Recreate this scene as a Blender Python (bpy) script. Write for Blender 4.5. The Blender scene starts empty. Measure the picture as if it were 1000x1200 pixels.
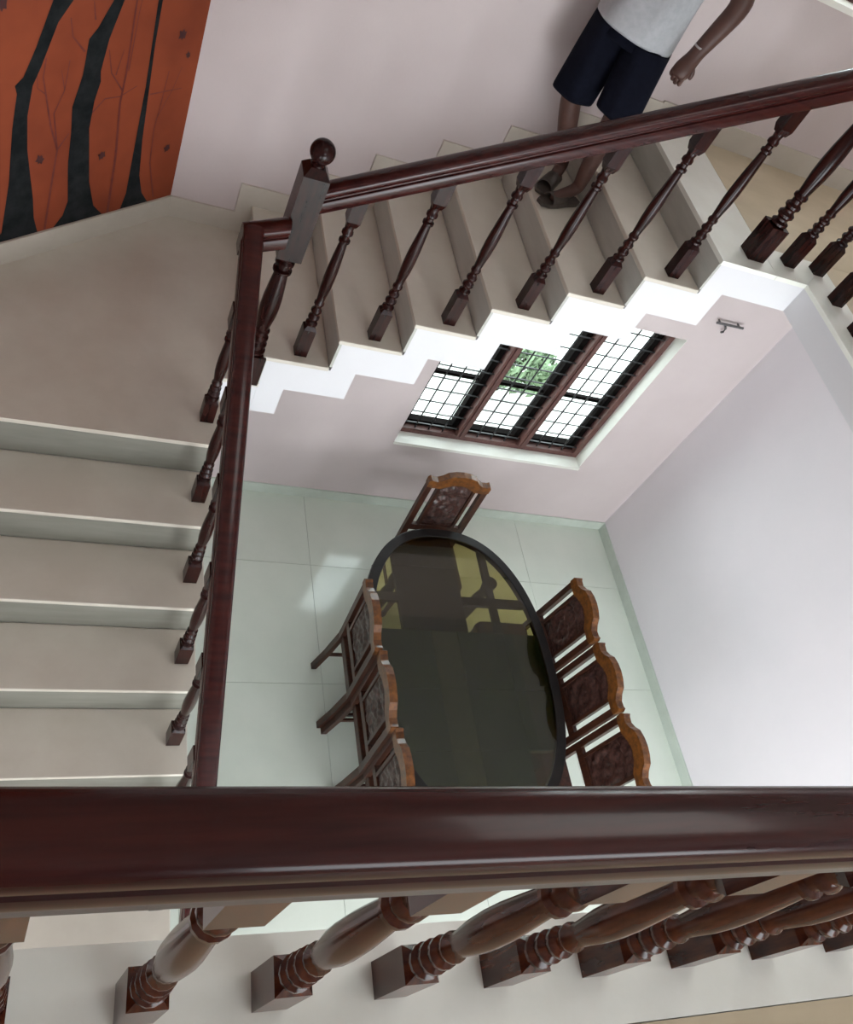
import bpy, bmesh, math, random
from mathutils import Vector, Matrix

random.seed(7)
C = bpy.context.scene.collection
S = bpy.context.scene

# ---------------------------------------------------------------- camera
cam_d = bpy.data.cameras.new('camera')
cam_d.sensor_fit = 'HORIZONTAL'
cam_d.sensor_width = 36.0
cam_d.lens = 36.0 * 1002.73 / 1000.0
cam_d.clip_start = 0.02
cam = bpy.data.objects.new('camera', cam_d)
C.objects.link(cam)
S.camera = cam
CR = [(0.906964, -0.160336, 0.389498), (0.100623, -0.815466, -0.569992), (0.409012, 0.556154, -0.723465), (-0.84442, -2.77901, 2.79075)]
M = Matrix(((CR[0][0], -CR[1][0], -CR[2][0], CR[3][0]),
            (CR[0][1], -CR[1][1], -CR[2][1], CR[3][1]),
            (CR[0][2], -CR[1][2], -CR[2][2], CR[3][2]),
            (0, 0, 0, 1)))
cam.matrix_world = M

# ---------------------------------------------------------------- world and lights
w = bpy.data.worlds.new('overcast_sky')
S.world = w
w.use_nodes = True
bgn = w.node_tree.nodes['Background']
bgn.inputs[0].default_value = (0.88, 0.95, 1.0, 1)
bgn.inputs[1].default_value = 8.0

def area(name, loc, target, sx, sy, power, color):
    l = bpy.data.lights.new(name, 'AREA')
    l.shape = 'RECTANGLE'; l.size = sx; l.size_y = sy
    l.energy = power; l.color = color
    o = bpy.data.objects.new(name, l); C.objects.link(o)
    o.location = loc
    d = Vector(target) - Vector(loc)
    o.rotation_euler = d.to_track_quat('-Z', 'Y').to_euler()
    return o

area('daylight_hall_door', (2.3, -6.0, -0.95), (2.3, 0, -1.0), 1.9, 2.2, 72, (0.93, 0.97, 1.0))
area('unseen_hall_side_fill', (-1.22, -4.4, -0.8), (3.6, -2.4, -1.0), 1.4, 1.4, 34, (0.88, 0.95, 1.0))  # added fill for the right wall; no side window is known
area('unseen_upper_front_fill', (1.6, -6.0, 2.7), (1.4, 1.0, 1.2), 2.2, 1.2, 4, (1.0, 0.93, 0.86))  # added warm fill from behind the viewer, not a known window
area('daylight_landing_window', (2.9, 1.14, 2.66), (2.2, -2.0, 1.0), 1.3, 1.2, 11, (1.0, 0.93, 0.92))

area('unseen_overhead_fill', (1.3, -2.3, 4.27), (1.3, -2.1, 0), 1.3, 1.3, 18, (1.0, 0.98, 0.94))  # added fill over the stairwell; the ceiling has no roof light

S.view_settings.view_transform = 'Standard'
S.view_settings.look = 'None'
S.view_settings.gamma = 1.0
S.view_settings.use_curve_mapping = False
S.view_settings.exposure = 0.15

# ---------------------------------------------------------------- dimensions (metres)
T1, R1, YN, XE1 = 0.28, 0.1983, -0.3888, -0.189      # lower flight
T2, R2, X0 = 0.2951, 0.17387, 0.0                    # upper flight
Z2 = 7 * R2                                           # gallery level
YB = 1.079                                            # back wall
ZF = -2.1932                                          # ground floor
XR, XL, YF, ZC = 3.665, -1.30, -6.1, 4.30
XG = 2.272                                            # gallery edge
CA = (-0.419, 1.079)                                  # mural wall corner
CD = (-0.749, -0.663)
CLEN = (CA[0] - XL) / 0.749
CB = (XL, CA[1] - 0.663 * CLEN)

def yedge(x):
    return -2.508 - 0.034 * (x + 0.81)

# ---------------------------------------------------------------- materials
def mat(name, col, rough=0.5, metal=0.0, coat=0.0, spec=0.5, noise=None, bump=None, col2=None, stretch=(1, 1, 1), detail=4, thr=None):
    m = bpy.data.materials.new(name); m.use_nodes = True
    nt = m.node_tree; b = nt.nodes['Principled BSDF']
    b.inputs['Base Color'].default_value = (*col, 1)
    b.inputs['Roughness'].default_value = rough
    b.inputs['Metallic'].default_value = metal
    b.inputs['Coat Weight'].default_value = coat
    b.inputs['Coat Roughness'].default_value = 0.08
    b.inputs['Specular IOR Level'].default_value = spec
    if noise or bump:
        tc = nt.nodes.new('ShaderNodeTexCoord'); mp = nt.nodes.new('ShaderNodeMapping')
        mp.inputs['Scale'].default_value = stretch
        nt.links.new(tc.outputs['Object'], mp.inputs[0])
    if noise:
        n = nt.nodes.new('ShaderNodeTexNoise'); n.inputs['Scale'].default_value = noise
        n.inputs['Detail'].default_value = detail; n.inputs['Roughness'].default_value = 0.6
        nt.links.new(mp.outputs[0], n.inputs['Vector'])
        r = nt.nodes.new('ShaderNodeValToRGB')
        lo, hi = thr or (0.35, 0.68)
        r.color_ramp.elements[0].position = lo; r.color_ramp.elements[1].position = hi
        r.color_ramp.elements[0].color = (*col, 1)
        r.color_ramp.elements[1].color = (*(col2 or col), 1)
        nt.links.new(n.outputs['Fac'], r.inputs[0]); nt.links.new(r.outputs[0], b.inputs['Base Color'])
    if bump:
        n2 = nt.nodes.new('ShaderNodeTexNoise'); n2.inputs['Scale'].default_value = bump[0]
        nt.links.new(mp.outputs[0], n2.inputs['Vector'])
        bp = nt.nodes.new('ShaderNodeBump'); bp.inputs['Strength'].default_value = bump[1]
        bp.inputs['Distance'].default_value = 0.01
        nt.links.new(n2.outputs['Fac'], bp.inputs['Height']); nt.links.new(bp.outputs[0], b.inputs['Normal'])
    return m

PAINT = mat('pale_pink_wall_paint', (0.56, 0.482, 0.472), 0.75, noise=1.6, col2=(0.60, 0.52, 0.51), bump=(60, 0.05))
PAINTL = mat('pale_lilac_wall_paint', (0.72, 0.68, 0.70), 0.75, noise=1.2, col2=(0.76, 0.71, 0.73), bump=(60, 0.05))
WHITE = mat('white_stair_paint', (0.66, 0.65, 0.665), 0.7, bump=(50, 0.04))
CEIL = mat('white_ceiling_paint', (0.75, 0.74, 0.73), 0.8, bump=(60, 0.03))
MARBLE = mat('beige_marble', (0.54, 0.49, 0.415), 0.32, coat=0.12, noise=2.2, col2=(0.63, 0.59, 0.51), detail=6)
MARBLE_R = mat('grey_green_marble_shade_darkened', (0.185, 0.18, 0.15), 0.45, coat=0.0, noise=6, col2=(0.235, 0.23, 0.195), stretch=(0.4, 1, 3))  # lower risers; their shade is put into this darker marble colour
MARBLE_R2 = mat('pale_grey_marble', (0.40, 0.395, 0.355), 0.35, coat=0.05, noise=6, col2=(0.47, 0.465, 0.42), stretch=(1, 0.4, 3))
MARBLE_W = mat('white_marble', (0.74, 0.74, 0.67), 0.28, coat=0.2, noise=3.5, col2=(0.82, 0.83, 0.77), detail=7)
MARBLE_T = mat('tan_marble', (0.48, 0.40, 0.27), 0.35, coat=0.1, noise=3, col2=(0.56, 0.47, 0.33), stretch=(1, 2, 1))
SKIRT = mat('cream_marble_skirting', (0.50, 0.45, 0.385), 0.35, noise=4, col2=(0.56, 0.51, 0.44))
SKIRTG = mat('greenish_marble_skirting', (0.47, 0.52, 0.45), 0.35, noise=4, col2=(0.55, 0.60, 0.53))
TILE = mat('pale_green_floor_marble', (0.66, 0.72, 0.63), 0.12, coat=0.2, noise=1.8, col2=(0.73, 0.78, 0.69), detail=6)
GROUT = mat('grey_tile_grout', (0.42, 0.47, 0.41), 0.8, noise=20, col2=(0.48, 0.53, 0.47))
RAILW = mat('polished_maroon_wood', (0.024, 0.0045, 0.0045), 0.22, coat=0.12, spec=0.2, noise=7, col2=(0.046, 0.009, 0.007), stretch=(0.5, 6, 6))
BALW = mat('shade_darkened_turned_wood', (0.010, 0.003, 0.003), 0.2, coat=0.06, spec=0.15, noise=9, col2=(0.028, 0.0065, 0.0045), stretch=(5, 5, 0.8))  # darker copy of the baluster wood; low light is put into its colour
CHW = mat('dark_red_chair_wood', (0.026, 0.009, 0.006), 0.35, coat=0.08, spec=0.3, noise=12, col2=(0.065, 0.021, 0.010), stretch=(4, 4, 0.8))
CHG = mat('golden_brown_chair_wood', (0.075, 0.026, 0.008), 0.3, coat=0.2, spec=0.35, noise=10, col2=(0.19, 0.068, 0.014), stretch=(3, 3, 3))
CARV = mat('dark_carved_wood', (0.014, 0.006, 0.005), 0.34, coat=0.12, spec=0.35, noise=55, col2=(0.085, 0.036, 0.028))
TABW = mat('black_brown_table_wood', (0.007, 0.006, 0.006), 0.4, coat=0.0, spec=0.25, noise=10, col2=(0.013, 0.010, 0.009))
WINW = mat('brown_window_wood', (0.085, 0.034, 0.030), 0.45, noise=10, col2=(0.13, 0.056, 0.046), stretch=(4, 4, 1))
IRON = mat('black_painted_iron', (0.012, 0.012, 0.014), 0.45, noise=60, col2=(0.025, 0.024, 0.024))
CASE = mat('black_stained_casement_wood', (0.004, 0.0032, 0.003), 0.9, spec=0.05, noise=20, col2=(0.007, 0.005, 0.0045))
SILL = mat('cream_window_sill', (0.78, 0.77, 0.70), 0.5, noise=5, col2=(0.82, 0.81, 0.75))
MURAL = mat('burnt_orange_mural_paint', (0.17, 0.032, 0.013), 0.7, spec=0.25, noise=1.5, col2=(0.29, 0.060, 0.021), thr=(0.3, 0.7))
MBLACK = mat('black_mural_paint', (0.005, 0.007, 0.008), 0.7, spec=0.15, noise=15, col2=(0.018, 0.020, 0.021))
MDARK = mat('dark_red_mural_paint', (0.12, 0.016, 0.010), 0.65, noise=30, col2=(0.16, 0.022, 0.012))
SKIN = mat('brown_skin', (0.065, 0.028, 0.021), 0.5, noise=20, col2=(0.085, 0.038, 0.028))
SHIRT = mat('light_grey_cotton', (0.40, 0.41, 0.43), 0.9, noise=40, col2=(0.46, 0.47, 0.49), bump=(25, 0.3))
SHORTS = mat('navy_cotton', (0.0035, 0.004, 0.009), 0.95, spec=0.1, noise=40, col2=(0.006, 0.007, 0.014), bump=(25, 0.3))
SHOE = mat('dark_brown_sandal_leather', (0.045, 0.035, 0.028), 0.5, noise=30, col2=(0.07, 0.055, 0.045))
HAIR = mat('black_hair', (0.01, 0.009, 0.009), 0.6, noise=80, col2=(0.02, 0.018, 0.017))
YARD = mat('pale_concrete_yard', (0.55, 0.56, 0.52), 0.9, noise=1.2, col2=(0.68, 0.69, 0.66))
LEAF = mat('green_leaves', (0.11, 0.17, 0.09), 0.6, noise=8, col2=(0.17, 0.25, 0.14))
STEEL = mat('dull_grey_metal', (0.12, 0.12, 0.12), 0.4, metal=0.7, noise=30, col2=(0.2, 0.2, 0.2))

def glass_mat(name, tint, ior=1.45):
    m = bpy.data.materials.new(name); m.use_nodes = True
    nt = m.node_tree; nt.nodes.remove(nt.nodes['Principled BSDF'])
    out = nt.nodes['Material Output']
    tr = nt.nodes.new('ShaderNodeBsdfTransparent'); tr.inputs[0].default_value = (*tint, 1)
    gl = nt.nodes.new('ShaderNodeBsdfGlossy'); gl.inputs['Roughness'].default_value = 0.03
    lw = nt.nodes.new('ShaderNodeLayerWeight'); pw = nt.nodes.new('ShaderNodeMath'); pw.operation = 'POWER'; pw.inputs[1].default_value = 4.5; lw.inputs[0].default_value = 0.5
    ma = nt.nodes.new('ShaderNodeMath'); ma.operation = 'MULTIPLY_ADD'; ma.inputs[1].default_value = 0.8; ma.inputs[2].default_value = (ior - 1) ** 2 / (ior + 1) ** 2
    nt.links.new(lw.outputs['Facing'], pw.inputs[0]); nt.links.new(pw.outputs[0], ma.inputs[0])
    mx = nt.nodes.new('ShaderNodeMixShader')
    nt.links.new(ma.outputs[0], mx.inputs[0]); nt.links.new(tr.outputs[0], mx.inputs[1]); nt.links.new(gl.outputs[0], mx.inputs[2])
    nt.links.new(mx.outputs[0], out.inputs[0])
    return m
TEAL_REFL = mat('board_painted_teal_reflection', (0.016, 0.050, 0.065), 0.6, spec=0.2, noise=6, col2=(0.022, 0.065, 0.085))  # teal reflection in the table glass is put into the board colour
PALE_REFL = mat('board_painted_pale_reflection', (0.055, 0.085, 0.085), 0.6, spec=0.2, noise=6, col2=(0.075, 0.11, 0.11))  # paler copy; a lighter reflection is put into its colour
GLASS = glass_mat('clear_window_glass', (0.93, 0.97, 0.95))
TGLASS = glass_mat('smoked_table_glass', (0.62, 0.57, 0.36), 1.6)

# ---------------------------------------------------------------- mesh helpers
def bx(bm, x0, x1, y0, y1, z0, z1):
    v = [bm.verts.new(p) for p in ((x0, y0, z0), (x1, y0, z0), (x1, y1, z0), (x0, y1, z0),
                                   (x0, y0, z1), (x1, y0, z1), (x1, y1, z1), (x0, y1, z1))]
    for f in ((3, 2, 1, 0), (4, 5, 6, 7), (0, 1, 5, 4), (1, 2, 6, 5), (2, 3, 7, 6), (3, 0, 4, 7)):
        bm.faces.new([v[i] for i in f])
    return v

def prism(bm, pts, fn, a, b):
    """pts 2D polygon, fn(u, v, t) -> 3D, between depth a and b"""
    va = [bm.verts.new(fn(u, v, a)) for u, v in pts]
    vb = [bm.verts.new(fn(u, v, b)) for u, v in pts]
    n = len(pts)
    bm.faces.new(va); bm.faces.new(vb[::-1])
    for i in range(n):
        bm.faces.new((va[i], va[(i + 1) % n], vb[(i + 1) % n], vb[i]))

XZ = lambda u, v, t: (u, t, v)
XY = lambda u, v, t: (u, v, t)
YZ = lambda u, v, t: (t, u, v)

def lathe(bm, prof, cx=0, cy=0, seg=16):
    rings = []
    for r, z in prof:
        rings.append([bm.verts.new((cx + r * math.cos(2 * math.pi * k / seg), cy + r * math.sin(2 * math.pi * k / seg), z)) for k in range(seg)])
    for a, b in zip(rings, rings[1:]):
        for k in range(seg):
            bm.faces.new((a[k], a[(k + 1) % seg], b[(k + 1) % seg], b[k]))
    bm.faces.new(rings[0][::-1]); bm.faces.new(rings[-1])

def sweep(bm, prof, pts, side=None, cap=True):
    """profile (lateral, up) swept along pts; sections kept vertical, mitred in plan"""
    P = [Vector(p) for p in pts]; secs = []
    for i, p in enumerate(P):
        d1 = (P[i] - P[i - 1]) if i else (P[1] - P[0])
        d2 = (P[i + 1] - P[i]) if i < len(P) - 1 else d1
        a = Vector((d1.x, d1.y, 0)).normalized(); b = Vector((d2.x, d2.y, 0)).normalized()
        t = (a + b)
        t = t.normalized() if t.length > 1e-6 else a
        lat = Vector((-t.y, t.x, 0)); k = 1 / max(0.4, t.dot(a))
        secs.append([bm.verts.new(p + lat * u * k + Vector((0, 0, v))) for u, v in prof])
    n = len(prof)
    for s, q in zip(secs, secs[1:]):
        for i in range(n):
            bm.faces.new((s[i], s[(i + 1) % n], q[(i + 1) % n], q[i]))
    if cap:
        bm.faces.new(secs[0][::-1]); bm.faces.new(secs[-1])

def tube(bm, pts, rad, seg=8):
    P = [Vector(p) for p in pts]; rings = []
    for i, p in enumerate(P):
        d = (P[min(i + 1, len(P) - 1)] - P[max(i - 1, 0)]).normalized()
        u = d.cross(Vector((0, 0, 1)))
        if u.length < 1e-3: u = d.cross(Vector((0, 1, 0)))
        u.normalize(); v = d.cross(u)
        r = rad[i] if isinstance(rad, (list, tuple)) else rad
        rings.append([bm.verts.new(p + (u * math.cos(2 * math.pi * k / seg) + v * math.sin(2 * math.pi * k / seg)) * r) for k in range(seg)])
    for a, b in zip(rings, rings[1:]):
        for k in range(seg):
            bm.faces.new((a[k], a[(k + 1) % seg], b[(k + 1) % seg], b[k]))
    bm.faces.new(rings[0][::-1]); bm.faces.new(rings[-1])

def obj(name, bm, m, parent=None, smooth=False, bevel=0):
    bmesh.ops.recalc_face_normals(bm, faces=bm.faces)
    if bevel:
        es = [e for e in bm.edges if len(e.link_faces) == 2 and e.calc_face_angle(0) > 0.9]
        bmesh.ops.bevel(bm, geom=es, offset=bevel, segments=2, affect='EDGES', profile=0.5, clamp_overlap=True)
    me = bpy.data.meshes.new(name)
    bm.to_mesh(me); bm.free()
    me.materials.append(m)
    if smooth:
        for p in me.polygons: p.use_smooth = True
        me.set_sharp_from_angle(angle=math.radians(40))
    o = bpy.data.objects.new(name, me); C.objects.link(o)
    if parent is not None: o.parent = parent
    return o

def box(name, m, x0, x1, y0, y1, z0, z1, parent=None, bevel=0):
    bm = bmesh.new(); bx(bm, x0, x1, y0, y1, z0, z1)
    return obj(name, bm, m, parent, bevel=bevel)

def again(o, parent, name=None, **kw):
    c = o.copy(); C.objects.link(c); c.parent = parent
    for k, v in kw.items(): setattr(c, k, v)
    return c

def thing(name, label, cat, loc=(0, 0, 0), rz=0, group=None):
    o = bpy.data.objects.new(name, None); C.objects.link(o)
    o.location = loc; o.rotation_euler = (0, 0, rz); o.empty_display_size = 0.1
    o['label'] = label; o['category'] = cat
    if group: o['group'] = group
    return o

def tag(o, label, cat, group=None):
    o['label'] = label; o['category'] = cat
    if group: o['group'] = group
    return o

def struct(o, label=None, cat=None):
    o['kind'] = 'structure'
    if label: o['label'] = label
    if cat: o['category'] = cat
    return o

def sroot(name, label, cat, loc=(0, 0, 0)):
    o = thing(name, label, cat, loc); o['kind'] = 'structure'; return o

# ================================================================= SHELL
# ground floor of large pale slabs
fl = box('floor', GROUT, XL - 0.2, XR + 0.2, YF - 0.2, YB + 0.2, ZF - 0.2, ZF - 0.006)
struct(fl, 'pale green polished floor of large slabs under the dining table', 'floor')
tw = 0.92; gap = 0.0015
tile0 = None
xs = [0.95 - 3 * tw + i * tw for i in range(7)]
ys = [YB - 0.62 - j * tw for j in range(-1, 8)]
for x in xs:
    for y in ys:
        a0, a1, b0, b1 = max(x, XL), min(x + tw, XR), max(y, YF), min(y + tw, YB)
        if a1 - a0 < 0.05 or b1 - b0 < 0.05: continue
        bm = bmesh.new(); bx(bm, a0 + gap, a1 - gap, b0 + gap, b1 - gap, ZF - 0.012, ZF)
        obj('floor_slab', bm, TILE, fl)

# back wall with two window openings
W1 = (1.40, 2.985, -1.44, -0.03)
W2 = (2.05, 3.45, 2.00, 3.25)
bm = bmesh.new()
for a in ((CA[0], W1[0], ZF, ZC), (W1[0], W1[1], ZF, W1[2]), (W1[0], W2[0], W1[3], ZC), (W2[0], W1[1], W1[3], W2[2]),
          (W1[1], XR + 0.2, ZF, W2[2]), (W2[0], W2[1], W2[3], ZC), (W2[1], XR + 0.2, W2[2], ZC)):
    bx(bm, a[0], a[1], YB, YB + 0.22, a[2], a[3])
wb = obj('wall_back', bm, PAINT); struct(wb, 'pale pink back wall behind the upper flight of stairs', 'wall')
# corner wall carrying the mural
def CH(s, z, t):      # along the slanting wall, up, outwards
    return (CA[0] + CD[0] * s - 0.663 * t, CA[1] + CD[1] * s + 0.749 * t, z)
bm = bmesh.new(); prism(bm, [(0, ZF), (CLEN, ZF), (CLEN, ZC), (0, ZC)], CH, 0, 0.2)
wc = obj('wall_corner', bm, PAINT); struct(wc, 'slanting corner wall at the landing that carries the mural', 'wall')
wl = box('wall_left', PAINT, XL - 0.2, XL, -3.6, CB[1], ZF, ZC); struct(wl, 'pink wall on the outer side of the lower flight', 'wall')
bm = bmesh.new()
bx(bm, XL - 0.2, XL, YF, -5.2, ZF, ZC); bx(bm, XL - 0.2, XL, -5.2, -3.6, ZF, -1.5); bx(bm, XL - 0.2, XL, -5.2, -3.6, -0.1, ZC)  # opening added for the unseen side fill
wl2 = obj('wall_side', bm, PAINT); struct(wl2, 'pink side wall of the hall with an unseen opening added for light', 'wall')
wr = box('wall_right', PAINTL, XR, XR + 0.2, YF, YB, ZF, ZC); struct(wr, 'pale lilac wall to the right of the dining table', 'wall')
bm = bmesh.new()
bx(bm, XL, 0.1, YF - 0.2, YF, ZF, ZC); bx(bm, 3.1, XR, YF - 0.2, YF, ZF, ZC); bx(bm, 0.1, 3.1, YF - 0.2, YF, 0.25, 2.05)
bx(bm, 0.1, 3.1, YF - 0.2, YF, 3.35, ZC)
wf = obj('wall_front', bm, PAINT); struct(wf, 'front wall of the house behind the viewer', 'wall')
ce = box('ceiling', CEIL, XL - 0.2, XR + 0.2, YF - 0.2, YB + 0.2, ZC, ZC + 0.2); struct(ce, 'white ceiling above the stairwell', 'ceiling')

def skirt(name, x0, x1, y0, y1, z, label, h=0.10):
    o = box(name, SKIRTG, x0, x1, y0, y1, z, z + h, bevel=0.002); struct(o, label, 'baseboard'); return o
skirt('baseboard_back', XL + 0.9, XR, YB - 0.012, YB, ZF, 'marble skirting along the foot of the back wall on the ground floor')
skirt('baseboard_right', XR - 0.012, XR, YF, YB - 0.014, ZF, 'marble skirting along the foot of the right wall')

# ---------------------------------------------------------------- landing at the mural
lp = [(XE1, YN), (XE1, 0.0), (-0.001, 0.0), (-0.001, YB), CA, CB, (XL, YN)]
ld = sroot('floor_landing', 'quarter landing of beige marble in front of the orange mural', 'landing')
bm = bmesh.new(); prism(bm, lp, XY, -0.19, -0.022); obj('landing_slab', bm, WHITE, ld)
yb = YN - 0.018
bm = bmesh.new(); prism(bm, [(XE1 + .008, YN + .058), (XE1 + .008, -0.008), (0.0, -0.008), (0.0, YB), CA, CB, (XL, YN + .058)], XY, -0.022, 0.0)
obj('marble_paving', bm, MARBLE, ld)
box('nosing', MARBLE, XL, XE1 + 0.008, yb, YN + 0.058, -0.022, 0.0, ld)
bm = bmesh.new(); prism(bm, [(0.0, 0), (CLEN, 0), (CLEN, .115), (0, .115)], CH, -0.013, 0)
s = obj('baseboard_corner', bm, SKIRT); struct(s, 'marble skirting under the mural', 'baseboard')
s = box('baseboard_landing', SKIRT, CA[0], -0.10, YB - 0.013, YB, 0, 0.115); struct(s, 'marble skirting on the back wall of the landing', 'baseboard')

# ---------------------------------------------------------------- lower flight
fa = sroot('stair_lower_flight', 'lower flight of marble steps rising to the landing on the left', 'stairs')
n1 = 10
prof = [(YN, -0.022), (YN, -R1 - 0.022)]
for i in range(1, n1 + 1):
    y = YN - i * T1
    prof += [(y, -i * R1 - 0.022), (y, max(-(i + 1) * R1 - 0.022, ZF))]
low = []
for i in range(n1, 0, -1):
    y = YN - i * T1 + 0.12
    low += [(y, max(-(i + 1) * R1 - 0.12, ZF)), (y, max(-i * R1 - 0.19, ZF + 0.001))]
bm = bmesh.new()
for i in range(1, n1 + 1):      # one riser block and one plate per step
    y1 = YN - (i - 1) * T1; y0 = y1 - T1; z = -i * R1 - 0.022
    bx(bm, XL, XE1, y0, y1 + 0.12, max(z - 0.17, ZF), z)
    bx(bm, XL, XE1, y0, y0 + 0.12, max(z - R1 - .17, ZF), z - 0.17)
obj('stair_plate', bm, WHITE, fa)
for i in range(1, n1 + 1):
    y1 = YN - (i - 1) * T1; y0 = y1 - T1; z = -i * R1
    box('tread', MARBLE, XL, XE1 + 0.008, y0 - 0.022, y1 - .013, z - 0.022, z, fa, bevel=0.004)
    box('riser', MARBLE_R, XL, XE1, y0 - 0.013, y0 - 0.0005, max(z - R1, ZF), z - 0.022, fa)
box('riser', MARBLE_R, XL, XE1, YN - 0.013, YN - 0.0005, -R1, -0.022, fa)

# ---------------------------------------------------------------- upper flight
fb = sroot('stair_upper_flight', 'upper flight of marble steps along the pink back wall', 'stairs')
TH, TV = 0.12, 0.19
top = [(X0, 0.0)]
for k in range(6):
    top += [(X0 + k * T2, (k + 1) * R2 - .022), (X0 + (k + 1) * T2, (k + 1) * R2 - .022)]
top += [(X0 + 6 * T2, Z2 - .022), (X0 + 6 * T2 + TH, Z2 - .022)]
bot = []
for k in range(6, -1, -1):
    zt = (k + 1) * R2 - TV
    bot += [(X0 + k * T2 + TH, zt)]
    if k: bot += [(X0 + k * T2 + TH, zt - R2)]
bot += [(X0 + TH, -TV), (X0, -TV)]
pf = top + bot
bm = bmesh.new(); prism(bm, pf, XZ, 0.0, YB)
bm.normal_update(); bmesh.ops.triangulate(bm, faces=[f for f in bm.faces if len(f.verts) > 4])
obj('stair_plate', bm, WHITE, fb)
tr0 = box('tread', MARBLE, -0.022, T2 - .013, -0.010, YB, -0.022, 0, fb, bevel=0.004); tr0.location = (X0, 0, R2)
rs0 = box('riser', MARBLE_R2, -0.013, -0.0005, 0, YB, 0, R2 - 0.022, fb); rs0.location = (X0, 0, 0)
bm = bmesh.new()
prism(bm, [(0, 0), (T2, 0), (T2, R2 + .11), (T2 - .10, R2 + .11), (T2 - .10, .11), (0, .11)], XZ, YB - .012, YB)
bm.normal_update(); bmesh.ops.triangulate(bm, faces=[f for f in bm.faces if len(f.verts) > 4])
sk0 = obj('skirting', bm, SKIRT, fb); sk0.location = (X0, 0, R2)
for k in range(1, 6):
    again(tr0, fb, location=(X0 + k * T2, 0, (k + 1) * R2))
    again(sk0, fb, location=(X0 + k * T2, 0, (k + 1) * R2))
for k in range(1, 7):
    again(rs0, fb, location=(X0 + k * T2, 0, k * R2))
box('skirting', SKIRT, -0.10, 0, YB - .012, YB, 0, R2 + .11, fb)

# ---------------------------------------------------------------- upper floor, gallery, landing
gl = sroot('floor_gallery', 'upper floor and gallery edged with white marble around the stairwell', 'floor')
XS = X0 + 6 * T2
bm = bmesh.new()
bx(bm, XS + TH, XR, 0, YB, Z2 - .17, Z2 - .022)
bx(bm, XG, XR, yedge(XG), 0, Z2 - .17, Z2 - .022)
prism(bm, [(XL, yedge(XL)), (XG, yedge(XG)), (XR, yedge(XG)), (XR, YF), (XL, YF)], XY, Z2 - .17, Z2 - .022)
obj('floor_slab', bm, WHITE, gl)
e = 0.012
def plate(name, m, pts, z1=Z2, th=.022):
    bm = bmesh.new(); prism(bm, pts, XY, z1 - th, z1); return obj(name, bm, m, gl)
plate('marble_border', MARBLE_W, [(XS - .018, -e), (XS + .30, -e), (XS + .30, YB), (XS - .018, YB)])
plate('marble_border', MARBLE_W, [(XS + .302, -e), (XG - e, -e), (XG + .20, .20), (XS + .302, .20)])
plate('marble_border', MARBLE_W, [(XG - e, -e - .002), (XG - e, yedge(XG) + e), (XG + .20, yedge(XG) + e), (XG + .20, .198)])
plate('marble_paving', MARBLE_T, [(XS + .302, .202), (XG + .198, .202), (XG + .202, .202), (XR, .202), (XR, YB), (XS + .302, YB)])
plate('marble_paving', MARBLE_T, [(XG + .202, .200), (XG + .202, yedge(XG) - .2), (XR, yedge(XG) - .2), (XR, .200)])
plate('marble_border', MARBLE_W, [(XL, yedge(XL) + e), (XG + .20, yedge(XG + .2) + e), (XG + .20, yedge(XG + .2) - .185), (XL, yedge(XL) - .185)])
plate('marble_paving', MARBLE_T, [(XL, yedge(XL) - .187), (XG + .2, yedge(XG + .2) - .187), (XR, yedge(XG) - .187), (XR, YF), (XL, YF)])
s = box('baseboard_gallery', SKIRT, XS, XR, YB - .012, YB, Z2, Z2 + .12); struct(s, 'marble skirting on the back wall of the upper landing', 'baseboard')

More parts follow.
